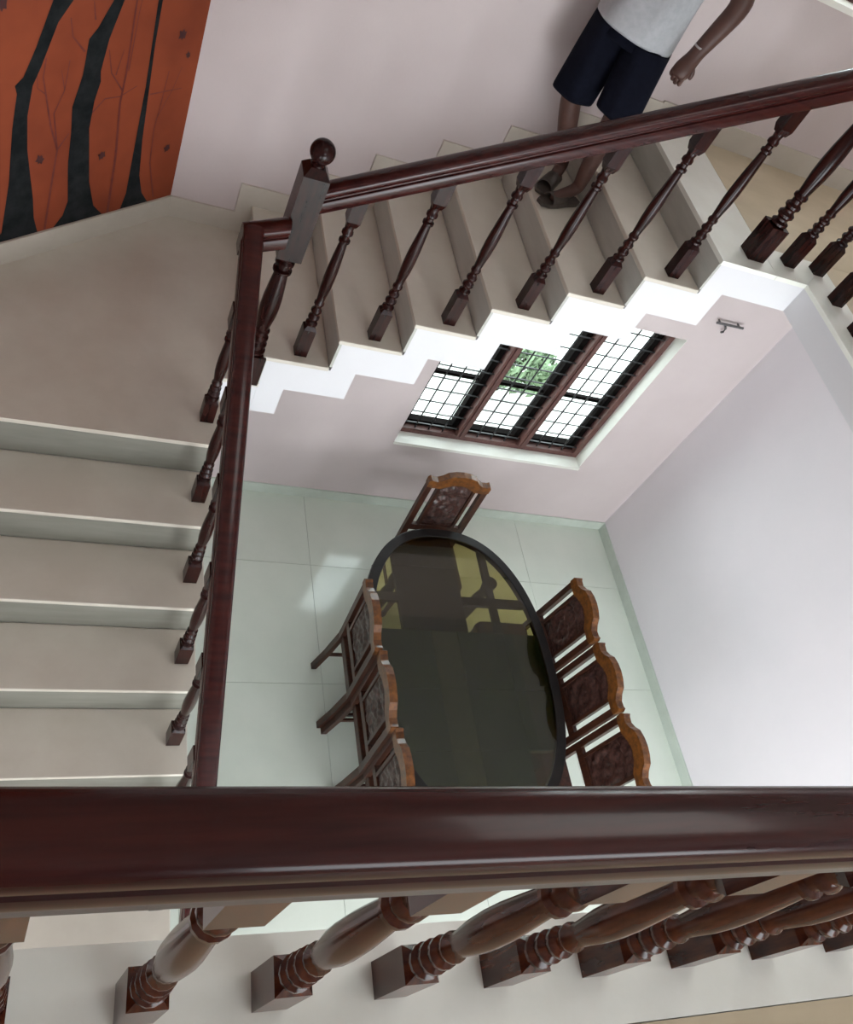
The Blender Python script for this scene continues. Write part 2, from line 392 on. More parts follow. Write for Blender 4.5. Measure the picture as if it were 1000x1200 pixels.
# ================================================================= WINDOWS
def window(name, rect, label, posts, transom, nv, hstep, panes=True):
    x0, x1, z0, z1 = rect
    r = sroot(name, label, 'window')
    yf = YB + 0.10; fd = 0.11; fw = 0.05
    bm = bmesh.new()
    bx(bm, x0, x1, yf, yf + fd, z0, z0 + fw); bx(bm, x0, x1, yf, yf + fd, z1 - fw, z1)
    bx(bm, x0, x0 + fw, yf, yf + fd, z0 + fw, z1 - fw); bx(bm, x1 - fw, x1, yf, yf + fd, z0 + fw, z1 - fw)
    obj('window_frame', bm, WINW, r)
    edges = [x0 + fw] + posts + [x1 - fw]
    for p in posts:
        bm = bmesh.new(); bx(bm, p - .032, p + .032, yf - .012, yf + fd, z0 + fw, z1 - fw)
        bx(bm, p - .012, p + .012, yf - .022, yf - .012, z0 + fw, z1 - fw)
        obj('mullion', bm, WINW, r)
    for a, b in zip(edges, edges[1:]):
        a2 = a + (.032 if a in posts else 0); b2 = b - (.032 if b in posts else 0)
        # casement
        c = bmesh.new(); cw = .045; ya, yb_ = yf + .05, yf + fd - .005
        bx(c, a2, a2 + cw, ya, yb_, z0 + fw, z1 - fw); bx(c, b2 - cw, b2, ya, yb_, z0 + fw, z1 - fw)
        bx(c, a2 + cw, b2 - cw, ya, yb_, z0 + fw, z0 + fw + cw); bx(c, a2 + cw, b2 - cw, ya, yb_, z1 - fw - cw, z1 - fw)
        cs = obj('casement', c, CASE, r)
        box('transom', CASE, a2 + cw, b2 - cw, yf + .075, yb_, transom - .014, transom + .014, cs)
        box('glass_pane', GLASS, a2 + cw, b2 - cw, yf + .099, yf + .103, z0 + fw + cw, transom - .018, cs)
        box('glass_pane', GLASS, a2 + cw, b2 - cw, yf + .099, yf + .103, transom + .018, z1 - fw - cw, cs)
        for i in range(nv):
            x = a2 + (i + 1) * (b2 - a2) / (nv + 1)
            bm = bmesh.new(); tube(bm, [(x, yf + .02, z0 + fw * .5), (x, yf + .02, z1 - fw * .5)], .0065, 6)
            obj('grille_bar', bm, IRON, r)
        z = z0 + fw + .05
        while z < z1 - fw:
            box('grille_rail', IRON, a2 - .005, b2 + .005, yf + .014, yf + .022, z - .004, z + .004, r)
            z += hstep
    bm = bmesh.new(); bx(bm, x0 - .0, x1 + .0, YB - .012, yf, z0 - .02, z0 + .006)
    obj('window_sill', bm, SILL, r)
    bm = bmesh.new(); bx(bm, x1 - .004, x1, YB + .001, yf, z0 + .006, z1)
    obj('window_reveal', bm, SILL, r)
    return r
window('window_1', W1, 'brown wooden three bay window with black iron grille above the dining table', [1.925, 2.452], -0.875, 3, .118)
window('window_2', W2, 'upper window in the back wall above the top landing', [2.52, 2.98], 2.8, 2, .15)

# outside: yard and shrubs seen through the window
yd = box('ground_yard', YARD, -6, 12, YB + .25, 14, ZF - .25, ZF - .15); struct(yd, 'pale concrete yard outside the window', 'ground')

def shrub(loc, h, rad, label, seed):
    rnd = random.Random(seed)
    t = thing('shrub', label, 'shrub', loc, 0, 'shrubs in the yard')
    bm = bmesh.new()
    for i in range(9):
        a = rnd.uniform(0, 6.28); q = rad * rnd.uniform(.3, .8)
        tube(bm, [(0, 0, 0), (q * .4 * math.cos(a), q * .4 * math.sin(a), h * .45), (q * math.cos(a), q * math.sin(a), h * rnd.uniform(.7, .95))], [.02, .014, .006], 5)
    obj('stem', bm, BALW, t)
    bm = bmesh.new()
    for i in range(1100):
        a = rnd.uniform(0, 6.28); b = math.acos(rnd.uniform(-.6, 1)); q = rad * rnd.uniform(.55, 1) 
        c = Vector((q * math.sin(b) * math.cos(a), q * math.sin(b) * math.sin(a), h * .58 + h * .42 * math.cos(b) * rnd.uniform(.6, 1)))
        n = Vector((rnd.uniform(-1, 1), rnd.uniform(-1, 1), rnd.uniform(.1, 1))).normalized()
        u = n.orthogonal().normalized(); v = n.cross(u); L = rnd.uniform(.05, .085); w_ = L * .38
        p = [c - u * L, c + v * w_ + n * .008, c + u * L, c - v * w_ + n * .008]
        bm.faces.new([bm.verts.new(x) for x in p])
    fo = obj('foliage', bm, LEAF, t); fo['kind'] = 'stuff'
shrub((3.10, 2.78, ZF - .15), .75, .42, 'low green leafy shrub outside, close behind the dining window', 3)
shrub((3.62, 3.95, ZF - .15), 1.0, .5, 'taller green shrub outside, farther from the dining window', 5)

# ================================================================= RAILINGS
BP = [(.0185, .165), (.027, .172), (.027, .180), (.018, .188), (.018, .196), (.0255, .206), (.0255, .216), (.017, .226), (.017, .234),
      (.024, .243), (.024, .252), (.016, .262), (.016, .275), (.022, .283), (.022, .292), (.017, .30), (.0195, .33), (.0238, .375), (.0252, .42),
      (.0245, .47), (.0215, .53), (.0185, .58), (.017, .60), (.024, .606), (.024, .616), (.016, .622), (.016, .636), (.024, .644), (.024, .655),
      (.018, .665), (.022, .69)]
def baluster_mesh(H=.83, wd=.028, rs=1.0):
    bm = bmesh.new(); k = H / .83
    v = bx(bm, -wd, wd, -wd, wd, 0, .15 * k)
    # chamfered shoulder
    a = [bm.verts.new((x * wd, y * wd, .15 * k)) for x, y in ((-1, -1), (1, -1), (1, 1), (-1, 1))]
    b = [bm.verts.new((x * wd * .6, y * wd * .6, .168 * k)) for x, y in ((-1, -1), (1, -1), (1, 1), (-1, 1))]
    for i in range(4): bm.faces.new((a[i], a[(i + 1) % 4], b[(i + 1) % 4], b[i]))
    lathe(bm, [(r * rs, z * k) for r, z in BP], seg=14)
    c = [bm.verts.new((x * wd * .7, y * wd * .7, .685 * k)) for x, y in ((-1, -1), (1, -1), (1, 1), (-1, 1))]
    d = [bm.verts.new((x * wd, y * wd, .71 * k)) for x, y in ((-1, -1), (1, -1), (1, 1), (-1, 1))]
    bm.faces.new(c[::-1])
    for i in range(4): bm.faces.new((c[i], c[(i + 1) % 4], d[(i + 1) % 4], d[i]))
    bx(bm, -wd, wd, -wd, wd, .71 * k, H)
    return bm
RP = [(-.000, 0), (.018, -.0015), (.030, -.007), (.0365, -.018), (.038, -.032), (.035, -.044), (.029, -.052), (.029, -.058), (.036, -.062),
      (.038, -.070), (.038, -.108), (.034, -.114)]
RP = RP + [(-u, v) for u, v in RP[::-1][:-1]]

def newel(parent, loc, H=1.09, wd=.05, ball=True, blk=(.72, 1.05), name='newel_post'):
    bm = bmesh.new()
    bx(bm, -wd, wd, -wd, wd, 0, .17)
    s = wd / .028 * .92
    z0, z1 = .17, blk[0]
    k = (z1 - z0) / (.69 - .165)
    lathe(bm, [(min(r * s, wd * .95), z0 + (z - .165) * k) for r, z in BP], seg=20)
    bx(bm, -wd, wd, -wd, wd, blk[0], blk[1])
    a = [bm.verts.new((x * wd, y * wd, blk[1])) for x, y in ((-1, -1), (1, -1), (1, 1), (-1, 1))]
    b = [bm.verts.new((x * wd * .55, y * wd * .55, blk[1] + .03)) for x, y in ((-1, -1), (1, -1), (1, 1), (-1, 1))]
    for i in range(4): bm.faces.new((a[i], a[(i + 1) % 4], b[(i + 1) % 4], b[i]))
    bm.faces.new(b)
    o = obj(name, bm, BALW, parent, smooth=True); o.location = loc
    if ball:
        bm = bmesh.new(); zb = blk[1] + .035
        pr = [(.026, zb - .01), (.026, zb), (.018, zb + .008)]
        R = .047; zc = zb + .05
        for i in range(1, 12):
            an = math.pi * (i / 12)
            r_ = R * math.sin(an); z_ = zc - R * math.cos(an)
            if z_ > zb + .01: pr.append((r_, z_))
        pr.append((.001, zc + R))
        lathe(bm, pr, seg=24)
        obj('ball_finial', bm, BALW, o, smooth=True)
    return o

# --- lower flight railing
ra = thing('stair_railing', 'maroon wooden railing down the open side of the lower flight', 'railing')
xr = -0.228
pA, pB = Vector((xr, -0.05, .86)), Vector((xr, -1.76, -.165))
sl = (pB.z - pA.z) / (pB.y - pA.y)
pE = Vector((xr, -3.02, pA.z + sl * (-3.02 + .05)))
bm = bmesh.new()
sweep(bm, RP, [pE, pA])
obj('handrail', bm, RAILW, ra, smooth=True)
bm = bmesh.new(); sweep(bm, RP, [(xr - .038, -.022, .825), (-0.10, -.022, .90)])
obj('handrail', bm, RAILW, ra, smooth=True)
b0 = obj('baluster', baluster_mesh(), BALW, ra, smooth=True)
for i in range(10):
    y = YN + .1304 - i * T1; z = -i * R1
    zt = pA.z + sl * (y - pA.y) - .10
    o = b0 if i == 0 else again(b0, ra)
    o.location = (-.2418, y, z); o.scale = (1, 1, (zt - z) / .83)
newel(ra, (xr, -3.06, ZF), blk=(.72, 1.05))

# --- upper flight railing
rb = thing('stair_railing', 'maroon wooden railing up the open side of the upper flight', 'railing')
yr = .062
s2 = R2 / T2
zr = lambda x: R2 + .7396 + .114 + s2 * (x - X0)
newel(rb, (-.060, .028, 0), blk=(.71, 1.085))
bm = bmesh.new(); sweep(bm, RP, [(-.02, yr, zr(-.02)), (2.0, yr, zr(2.0))])
obj('handrail', bm, RAILW, rb, smooth=True)
b1 = None
for k in range(6):
    x = X0 + (k + .5) * T2
    H = zr(x) - .10 - (k + 1) * R2
    if b1 is None: b1 = obj('baluster', baluster_mesh(H + .02), BALW, rb, smooth=True); o = b1
    else: o = again(b1, rb)
    o.location = (x, yr, (k + 1) * R2)
newel(rb, (1.975, .105, Z2), wd=.046, blk=(.80, 1.16))

# --- gallery railing
rc = thing('gallery_railing', 'maroon wooden railing along the right gallery above the dining table', 'railing')
bm = bmesh.new(); sweep(bm, RP, [(2.06, .12, Z2 + .90), (2.385, .12, Z2 + .90), (2.385, -2.66, Z2 + .90)])
obj('handrail', bm, RAILW, rc, smooth=True)
g0 = obj('baluster', baluster_mesh(.81, .030, 1.1), BALW, rc, smooth=True)
pts = [(2.20, .12), (2.385, .12)] + [(2.385, -.093 - .207 * i) for i in range(12)]
for i, (x, y) in enumerate(pts):
    o = g0 if i == 0 else again(g0, rc)
    o.location = (x, y, Z2)

# --- near railing
rd = thing('gallery_railing', 'maroon wooden railing right in front of the viewer', 'railing')
def yrl(x): return -2.590 - .030 * (x + .43)
ZT = Z2 + .89
bm = bmesh.new(); sweep(bm, [(u, v * .9) for u, v in RP], [(XL, yrl(XL), ZT), (2.385, yrl(2.385), ZT)])
obj('handrail', bm, RAILW, rd, smooth=True)
n0 = obj('baluster', baluster_mesh(.80, .0295, 1.06), mat('red_brown_turned_wood', (0.030, 0.007, 0.005), 0.2, coat=0.15, spec=0.25, noise=9, col2=(0.105, 0.026, 0.009), stretch=(5, 5, 0.8)), rd, smooth=True)
bxs = [-.636 + .2125 * i - .0 for i in range(-3, 14)]
for i, x in enumerate(bxs):
    o = n0 if i == 0 else again(n0, rd)
    o.location = (x, yrl(x) - .006, Z2); o.rotation_euler = (0, 0, -.03)

# ================================================================= MURAL
mu = thing('tree_mural', 'burnt orange wall painting of black bare trees beside the landing', 'mural')
bm = bmesh.new(); prism(bm, [(0.0, .116), (CLEN, .116), (CLEN, 3.2), (0.0, 3.2)], CH, -.003, 0)
obj('painted_ground', bm, MURAL, mu)
def tree(L, Rr):
    bm = bmesh.new()
    a = [bm.verts.new(CH(s, z, -.0045)) for s, z in L]; b = [bm.verts.new(CH(s, z, -.0045)) for s, z in Rr]
    # resample as strips between matching ends
    i = j = 0
    while i < len(L) - 1 or j < len(Rr) - 1:
        if j == len(Rr) - 1 or (i < len(L) - 1 and L[i + 1][1] <= Rr[j + 1][1]):
            bm.faces.new((a[i], a[i + 1], b[j])); i += 1
        else:
            bm.faces.new((a[i], b[j + 1], b[j])); j += 1
    obj('painted_trunk', bm, MBLACK, mu)
tree([(.965, .118), (.93, .164), (.905, .40), (.900, .649), (.887, .788), (.897, .823), (.864, .852), (.818, .961), (.761, 1.127), (.70, 1.4), (.60, 1.9), (.55, 2.6)],
     [(.755, .118), (.778, .20), (.788, .30), (.829, .542), (.837, .692), (.822, .813), (.791, .885), (.732, 1.048), (.677, 1.122), (.62, 1.4), (.53, 1.9), (.50, 2.6)])
tree([(.675, .118), (.632, .17), (.612, .24), (.631, .44), (.63, .58), (.637, .696), (.602, .827), (.59, .972), (.556, 1.01), (.498, 1.111), (.43, 1.35), (.36, 1.8), (.33, 2.6)],
     [(.415, .118), (.47, .18), (.509, .316), (.542, .584), (.532, .708), (.512, .789), (.518, .834), (.496, .963), (.448, 1.108), (.38, 1.35), (.30, 1.8), (.28, 2.6)])
tree([(.312, .118), (.29, .20), (.287, .342), (.282, .516), (.276, .737), (.278, .877), (.282, 1.098), (.27, 1.6), (.24, 2.4)],
     [(.150, .118), (.195, .18), (.227, .283), (.245, .477), (.255, .733), (.262, .922), (.260, 1.096), (.245, 1.6), (.22, 2.4)])
def twig(pts, w0, w1):
    bm = bmesh.new(); n = len(pts)
    vs = []
    for i, (s, z) in enumerate(pts):
        q0 = Vector(pts[max(i - 1, 0)]); q1 = Vector(pts[min(i + 1, n - 1)]); d = (q1 - q0).normalized()
        w_ = (w0 + (w1 - w0) * i / (n - 1)) / 2
        vs.append((bm.verts.new(CH(s - d.y * w_, z + d.x * w_, -.004)), bm.verts.new(CH(s + d.y * w_, z - d.x * w_, -.004))))
    for a, b in zip(vs, vs[1:]): bm.faces.new((a[0], a[1], b[1], b[0]))
    obj('painted_branch', bm, MDARK, mu)
for pts, w0 in (([(0.719, 0.118), (0.702, 0.362), (0.689, 0.513), (0.729, 0.627), (0.762, 0.77), (0.779, 0.841), (0.771, 0.916)], .012),
          ([(0.689, 0.513), (0.719, 0.682), (0.679, 0.775), (0.667, 0.896)], .008), ([(0.689, 0.513), (0.64, 0.58)], .009),
          ([(0.383, 0.118), (0.383, 0.429), (0.4, 0.678), (0.389, 0.809), (0.387, 1.104), (.38, 1.5)], .015),
          ([(0.54, 0.652), (0.48, 0.709), (0.404, 0.708), (0.323, 0.744)], .008), ([(0.398, 0.735), (0.464, 0.819), (0.489, 0.919)], .008),
          ([(0.441, 0.807), (0.416, 0.912)], .006), ([(0.116, 0.136), (0.176, 0.34), (0.187, 0.52), (0.17, 0.673), (0.16, 0.79)], .009),
          ([(0.245, 0.694), (0.067, 0.698)], .007), ([(0.603, 0.923), (0.663, 0.987), (0.68, 1.06)], .009), ([(0.57, 1.044), (0.585, 1.116)], .008),
          ([(0.379, 0.817), (0.373, 0.934), (0.368, 1.053), (.34, 1.3)], .006), ([(0.187, 0.56), (0.12, 0.70), (.09, .80)], .005),
          ([(0.762, 0.77), (0.80, .80), (.81, .90)], .005), ([(0.679, 0.775), (.70, .86)], .005)):
    twig(pts, w0, w0 * .45)
def bfly(s, z, k, a):
    bm = bmesh.new()
    P = [(0, -.9), (.25, -.55), (.9, -.7), (.75, -.1), (1.0, .6), (.35, .45), (.12, .9), (0, .55), (-.12, .9), (-.35, .45), (-.8, .55), (-.7, -.1), (-.75, -.6), (-.25, -.5)]
    ca, sa = math.cos(a), math.sin(a)
    c = bm.verts.new(CH(s, z, -.0045))
    v = [bm.verts.new(CH(s + k * (u * ca - w_ * sa) * .8, z + k * (u * sa + w_ * ca), -.0045)) for u, w_ in P]
    for i in range(len(v)): bm.faces.new((c, v[i], v[(i + 1) % len(v)]))
    obj('painted_butterfly', bm, mural_dk, mu)
mural_dk = mat('maroon_mural_paint', (0.045, 0.008, 0.008), .6, noise=30, col2=(.06, .01, .01))
for s, z, k, a in ((.767, .484, .026, .5), (.458, .439, .025, -.3), (.087, .401, .024, -.4), (.12, .946, .028, .1), (.068, .851, .018, .9), (.959, 1.128, .03, 0)):
    bfly(s, z, k, a)

# ================================================================= small bracket on the back wall
br = thing('wall_bracket', 'small dark metal bar and hook on the back wall under the upper landing', 'bracket')
bm = bmesh.new(); tube(bm, [(3.05, YB - .035, .185), (3.27, YB - .035, .19)], .009, 8); 
tube(bm, [(3.08, YB, .186), (3.08, YB - .035, .186)], .006, 6); tube(bm, [(3.24, YB, .189), (3.24, YB - .035, .189)], .006, 6)
obj('bar', bm, STEEL, br)
bm = bmesh.new(); tube(bm, [(3.155, YB - .001, .165), (3.155, YB - .03, .15), (3.15, YB - .035, .125), (3.155, YB - .02, .11)], .008, 8)
obj('hook', bm, STEEL, br)

# ================================================================= TABLE
TX, TY, TA, TBB, TZ = 1.612, -.655, .642, .99, ZF + .76
def se(t, a, b, n=2.35):
    c, s_ = math.cos(t), math.sin(t)
    return (math.copysign(abs(c) ** (2 / n), c) * a, math.copysign(abs(s_) ** (2 / n), s_) * b)
tb = thing('dining_table', 'long oval dining table with a smoked glass top and dark wooden rim', 'table', (TX, TY, ZF))
def ring(bm, a1, b1, a2, b2, z0, z1, N=96):
    R_ = []
    for a, b, z in ((a1, b1, z0), (a1, b1, z1), (a2, b2, z1), (a2, b2, z0)):
        R_.append([bm.verts.new((*se(2 * math.pi * i / N, a, b), z)) for i in range(N)])
    for q in range(4):
        A, B = R_[q], R_[(q + 1) % 4]
        for i in range(N): bm.faces.new((A[i], A[(i + 1) % N], B[(i + 1) % N], B[i]))
bm = bmesh.new(); ring(bm, TA, TBB, TA - .065, TBB - .065, .715, .76); obj('rim', bm, TABW, tb, bevel=.006)
bm = bmesh.new(); N = 96
prism(bm, [se(2 * math.pi * i / N, TA - .062, TBB - .062) for i in range(N)], XY, .748, .757)
obj('glass_top', bm, TGLASS, tb)
def clipbar(name, x0, x1, y0, y1, z0=.715, z1=.743, m=None):
    """box in world plan coords clipped by the table oval"""
    pts = []
    ins = lambda x, y: abs((x - TX) / (TA - .06)) ** 2.35 + abs((y - TY) / (TBB - .06)) ** 2.35 <= 1
    n_ = 14; per = []
    for i in range(n_): per.append((x0 + (x1 - x0) * i / n_, y0))
    for i in range(n_): per.append((x1, y0 + (y1 - y0) * i / n_))
    for i in range(n_): per.append((x1 - (x1 - x0) * i / n_, y1))
    for i in range(n_): per.append((x0, y1 - (y1 - y0) * i / n_))
    cx, cy = (x0 + x1) / 2, (y0 + y1) / 2
    if not ins(cx, cy): return
    out = []
    for px, py in per:
        t = 1.0
        if not ins(px, py):
            lo, hi = 0.0, 1.0
            for _ in range(18):
                t = (lo + hi) / 2
                if ins(cx + (px - cx) * t, cy + (py - cy) * t): lo = t
                else: hi = t
        q = (cx + (px - cx) * t - TX, cy + (py - cy) * t - TY)
        if not out or (abs(q[0] - out[-1][0]) + abs(q[1] - out[-1][1])) > 1e-4: out.append(q)
    bm = bmesh.new(); prism(bm, out, XY, z0, z1)
    return obj(name, bm, m or TABW, tb)
clipbar('crossbar', .98, 1.24, -.235, -.175); clipbar('crossbar', 1.69, 2.24, -.235, -.175)
clipbar('centre_board', 1.235, 1.685, -.43, .03); clipbar('centre_board', 1.235, 1.685, .036, .28)
clipbar('rail', 1.885, 1.935, -.174, .22); clipbar('rail', 1.885, 1.935, -.43, -.237)
clipbar('end_board', 1.55, 2.1, .205, .27)
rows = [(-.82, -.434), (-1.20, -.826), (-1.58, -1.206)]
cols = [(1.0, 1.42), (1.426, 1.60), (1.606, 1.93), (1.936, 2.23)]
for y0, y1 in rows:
    for x0, x1 in cols: clipbar('panel', x0, x1, y0, y1, .715, .741, TEAL_REFL if not (1.42 < x0 < 1.5) else PALE_REFL)  # board colours stand in for reflections in the glass top
for sx in (-1, 1):
    for sy in (-1, 1):
        bm = bmesh.new(); v = [(.0, 0)]
        lathe(bm, [(.028, 0), (.034, .05), (.026, .10), (.036, .30), (.042, .5), (.030, .60), (.045, .66), (.045, .72)], seg=14)
        o = obj('leg', bm, TABW, tb, smooth=True); o.location = (sx * .34, sy * .62, 0)

# ================================================================= CHAIRS
def chair_proto():
    r = thing('dining_chair', 'x', 'chair')
    hw = .226; zt = 1.083
    rake = lambda z: -.0 if z < .46 else -.055 * (z - .46) / .62
    def BK(u, v, t): return (u, t + rake(v), v)
    # stiles (rear legs below the seat)
    for s in (-1, 1):
        bm = bmesh.new(); xa, xb = sorted((s * hw, s * (hw - .042)))
        secs = []
        for z in (0, .2, .44, .5, .8, zt - .01):
            off = rake(z) - (.05 * ((.44 - z) / .44) ** 1.5 if z < .44 else 0)
            secs.append([bm.verts.new((x, y + off, z)) for x, y in ((xa, -.017), (xb, -.017), (xb, .017), (xa, .017))])
        for a, b in zip(secs, secs[1:]):
            for i in range(4): bm.faces.new((a[i], a[(i + 1) % 4], b[(i + 1) % 4], b[i]))
        bm.faces.new(secs[0][::-1]); bm.faces.new(secs[-1])
        obj('stile', bm, CHW, r)
    # crest
    up = [(-.229, 1.088), (-.216, 1.108), (-.20, 1.100), (-.165, 1.098), (-.13, 1.118), (-.10, 1.148), (-.05, 1.163), (0, 1.168)]
    up = up + [(-x, z) for x, z in up[::-1][1:]]
    lo = [(.228, 1.045), (.19, 1.035), (.12, 1.040), (.06, 1.075), (0, 1.088), (-.06, 1.075), (-.12, 1.040), (-.19, 1.035), (-.228, 1.045)]
    bm = bmesh.new(); prism(bm, up + lo, BK, -.022, .024)
    bm.normal_update(); bmesh.ops.triangulate(bm, faces=[f for f in bm.faces if len(f.verts) > 4])
    obj('crest_rail', bm, CHG, r)
    bm = bmesh.new(); prism(bm, [(-.19, .60), (.19, .60), (.19, .655), (.0, .665), (-.19, .655)], BK, -.014, .016)
    obj('lower_rail', bm, CHW, r, bevel=.003)
    # carved panel with relief on both faces
    pw = .118
    def topz(x): return 1.04 + .045 * max(0, math.cos(x / pw * math.pi / 2))
    bm = bmesh.new(); NX, NZ = 22, 30
    for side in (1, -1):
        g = []
        for i in range(NX + 1):
            col = []
            for j in range(NZ + 1):
                x = -pw + 2 * pw * i / NX; z0_ = .655; z = z0_ + (topz(x) - z0_) * j / NZ
                qx, qz = x * 55, (z - .85) * 55
                rr = math.hypot(qx, qz)
                h = .5 * math.sin(qx * 1.3 + 1.8 * math.sin(qz * .9)) * math.cos(qz * 1.15 + 1.5 * math.sin(abs(qx))) + .4 * math.cos(rr * 1.1 + 2 * math.atan2(qz, abs(qx) + .01))
                if i in (0, NX) or j in (0, NZ): h = -.2
                col.append(bm.verts.new(BK(x, z, side * (.006 + .012 * h))))
            g.append(col)
        for i in range(NX):
            for j in range(NZ): bm.faces.new((g[i][j], g[i + 1][j], g[i + 1][j + 1], g[i][j + 1]))
    obj('carved_panel', bm, CARV, r, smooth=True)
    for s in (-1, 1):
        bm = bmesh.new(); xa, xb = sorted((s * pw, s * (pw + .022)))
        prism(bm, [(xa, .65), (xb, .65), (xb, 1.045), (xa, 1.045)], BK, -.013, .015)
        obj('panel_stile', bm, CHW, r)
    bm = bmesh.new(); prism(bm, [(-.22, -.0), (.22, -.0), (.224, .36), (.20, .40), (-.20, .40), (-.224, .36)], XY, .425, .47)
    obj('seat', bm, CHW, r, bevel=.006)
    bm = bmesh.new()
    bx(bm, -.20, .20, .02, .04, .36, .425); bx(bm, -.20, .20, .35, .37, .36, .425)
    bx(bm, -.215, -.195, .04, .35, .36, .425); bx(bm, .195, .215, .04, .35, .36, .425)
    obj('apron', bm, CHW, r)
    for s in (-1, 1):
        bm = bmesh.new(); lathe(bm, [(.016, 0), (.022, .03), (.016, .06), (.022, .25), (.026, .34), (.026, .425)], s * .20, .35, 12)
        obj('front_leg', bm, CHW, r, smooth=True)
    bm = bmesh.new(); bx(bm, -.215, -.20, .0, .34, .16, .185); bx(bm, .20, .215, .0, .34, .16, .185); bx(bm, -.20, .20, .16, .18, .165, .18)
    obj('stretcher', bm, CHW, r)
    return r
ch0 = chair_proto()
specs = [((2.315, -.415), 90, 'carved back wooden chair on the right of the table, nearest the window wall'),
         ((2.340, -.880), 90, 'carved back wooden chair in the middle of the right side of the table'),
         ((2.362, -1.345), 90, 'carved back wooden chair on the right of the table, cut by the near handrail'),
         ((1.650, .430), 180, 'carved back wooden chair alone at the far rounded end of the table'),
         ((.950, -.540), -90, 'carved back wooden chair on the left of the table, nearest the window wall'),
         ((.975, -.990), -90, 'carved back wooden chair in the middle of the left side of the table'),
         ((1.00, -1.43), -90, 'carved back wooden chair on the left of the table, cut by the near handrail')]
kids = list(ch0.children)
for i, ((x, y), a, lab) in enumerate(specs):
    if i == 0: r = ch0
    else:
        r = ch0.copy(); C.objects.link(r)
        for k in kids:
            c = k.copy(); C.objects.link(c); c.parent = r
    r.location = (x, y, ZF); r.rotation_euler = (0, 0, math.radians(a)); r['label'] = lab; r['group'] = 'carved dining chairs round the table'

# ================================================================= PERSON
def skin(name, verts, edges, rad, m, parent, root=0, sub=2):
    me = bpy.data.meshes.new(name); me.from_pydata([tuple(v) for v in verts], edges, [])
    me.materials.append(m)
    o = bpy.data.objects.new(name, me); C.objects.link(o)
    if parent is not None: o.parent = parent
    md = o.modifiers.new('skin', 'SKIN'); md.use_smooth_shade = True
    for i, s in enumerate(me.skin_vertices[0].data):
        s.radius = rad[i] if isinstance(rad[i], tuple) else (rad[i], rad[i]); s.use_root = (i == root)
    sb = o.modifiers.new('subsurf', 'SUBSURF'); sb.levels = sub; sb.render_levels = sub
    return o

def chain(pts, rads):
    return pts, [(i, i + 1) for i in range(len(pts) - 1)], rads

LFT = Vector((.71, -.71, 0)); FWD = Vector((-.71, -.71, 0)); UP = Vector((0, 0, 1))
ZS = 5 * R2
HC = Vector((1.235, .755, ZS + .86))
def Q(l, f, z): return HC + LFT * l + FWD * f + UP * z
pe = thing('person', 'person in a light grey top and navy shorts walking down the upper flight', 'person', (1.3, .8, ZS))
V = []; E = []; Rr = []
def av(p, r, par=None):
    V.append(Vector(p) - pe.location); Rr.append(r)
    if par is not None: E.append((par, len(V) - 1))
    return len(V) - 1
pel = av(Q(0, 0, 0), (.135, .105))
ab = av(Q(0, 0, .16), (.125, .095), pel); chs = av(Q(0, 0, .36), (.145, .105), ab); ut = av(Q(0, -.01, .50), (.11, .08), chs)
nk = av(Q(0, .01, .58), .05, ut); hb = av(Q(0, .025, .66), .062, nk); hm = av(Q(0, .03, .74), (.078, .09), hb); ht = av(Q(0, .02, .82), (.065, .075), hm)
Lk = Vector((1.300, .645, ZS + .50)); Rk = Vector((1.16, .835, ZS + .44))
La = Vector((1.375, .715, ZS + .085)); Ra = Vector((1.335, .885, ZS + .085))
lh = av(Q(.095, 0, -.06), .082, pel); rh = av(Q(-.095, 0, -.06), .082, pel)
lm = av((Q(.095, 0, -.06) + Lk) / 2, .072, lh); rm = av((Q(-.095, 0, -.06) + Rk) / 2, .072, rh)
lk = av(Lk, .052, lm); rk = av(Rk, .052, rm)
lc = av(Lk.lerp(La, .32), .053, lk); rc_ = av(Rk.lerp(Ra, .32), .053, rk)
la = av(La, .034, lc); ra_ = av(Ra, .034, rc_)
toeL = Vector((1.185, .635, ZS + .035)); toeR = Vector((1.265, .80, ZS + .035))
lt = av(La.lerp(toeL, .75) - UP * .02, (.038, .024), la); rt = av(Ra.lerp(toeR, .75) - UP * .02, (.038, .024), ra_)
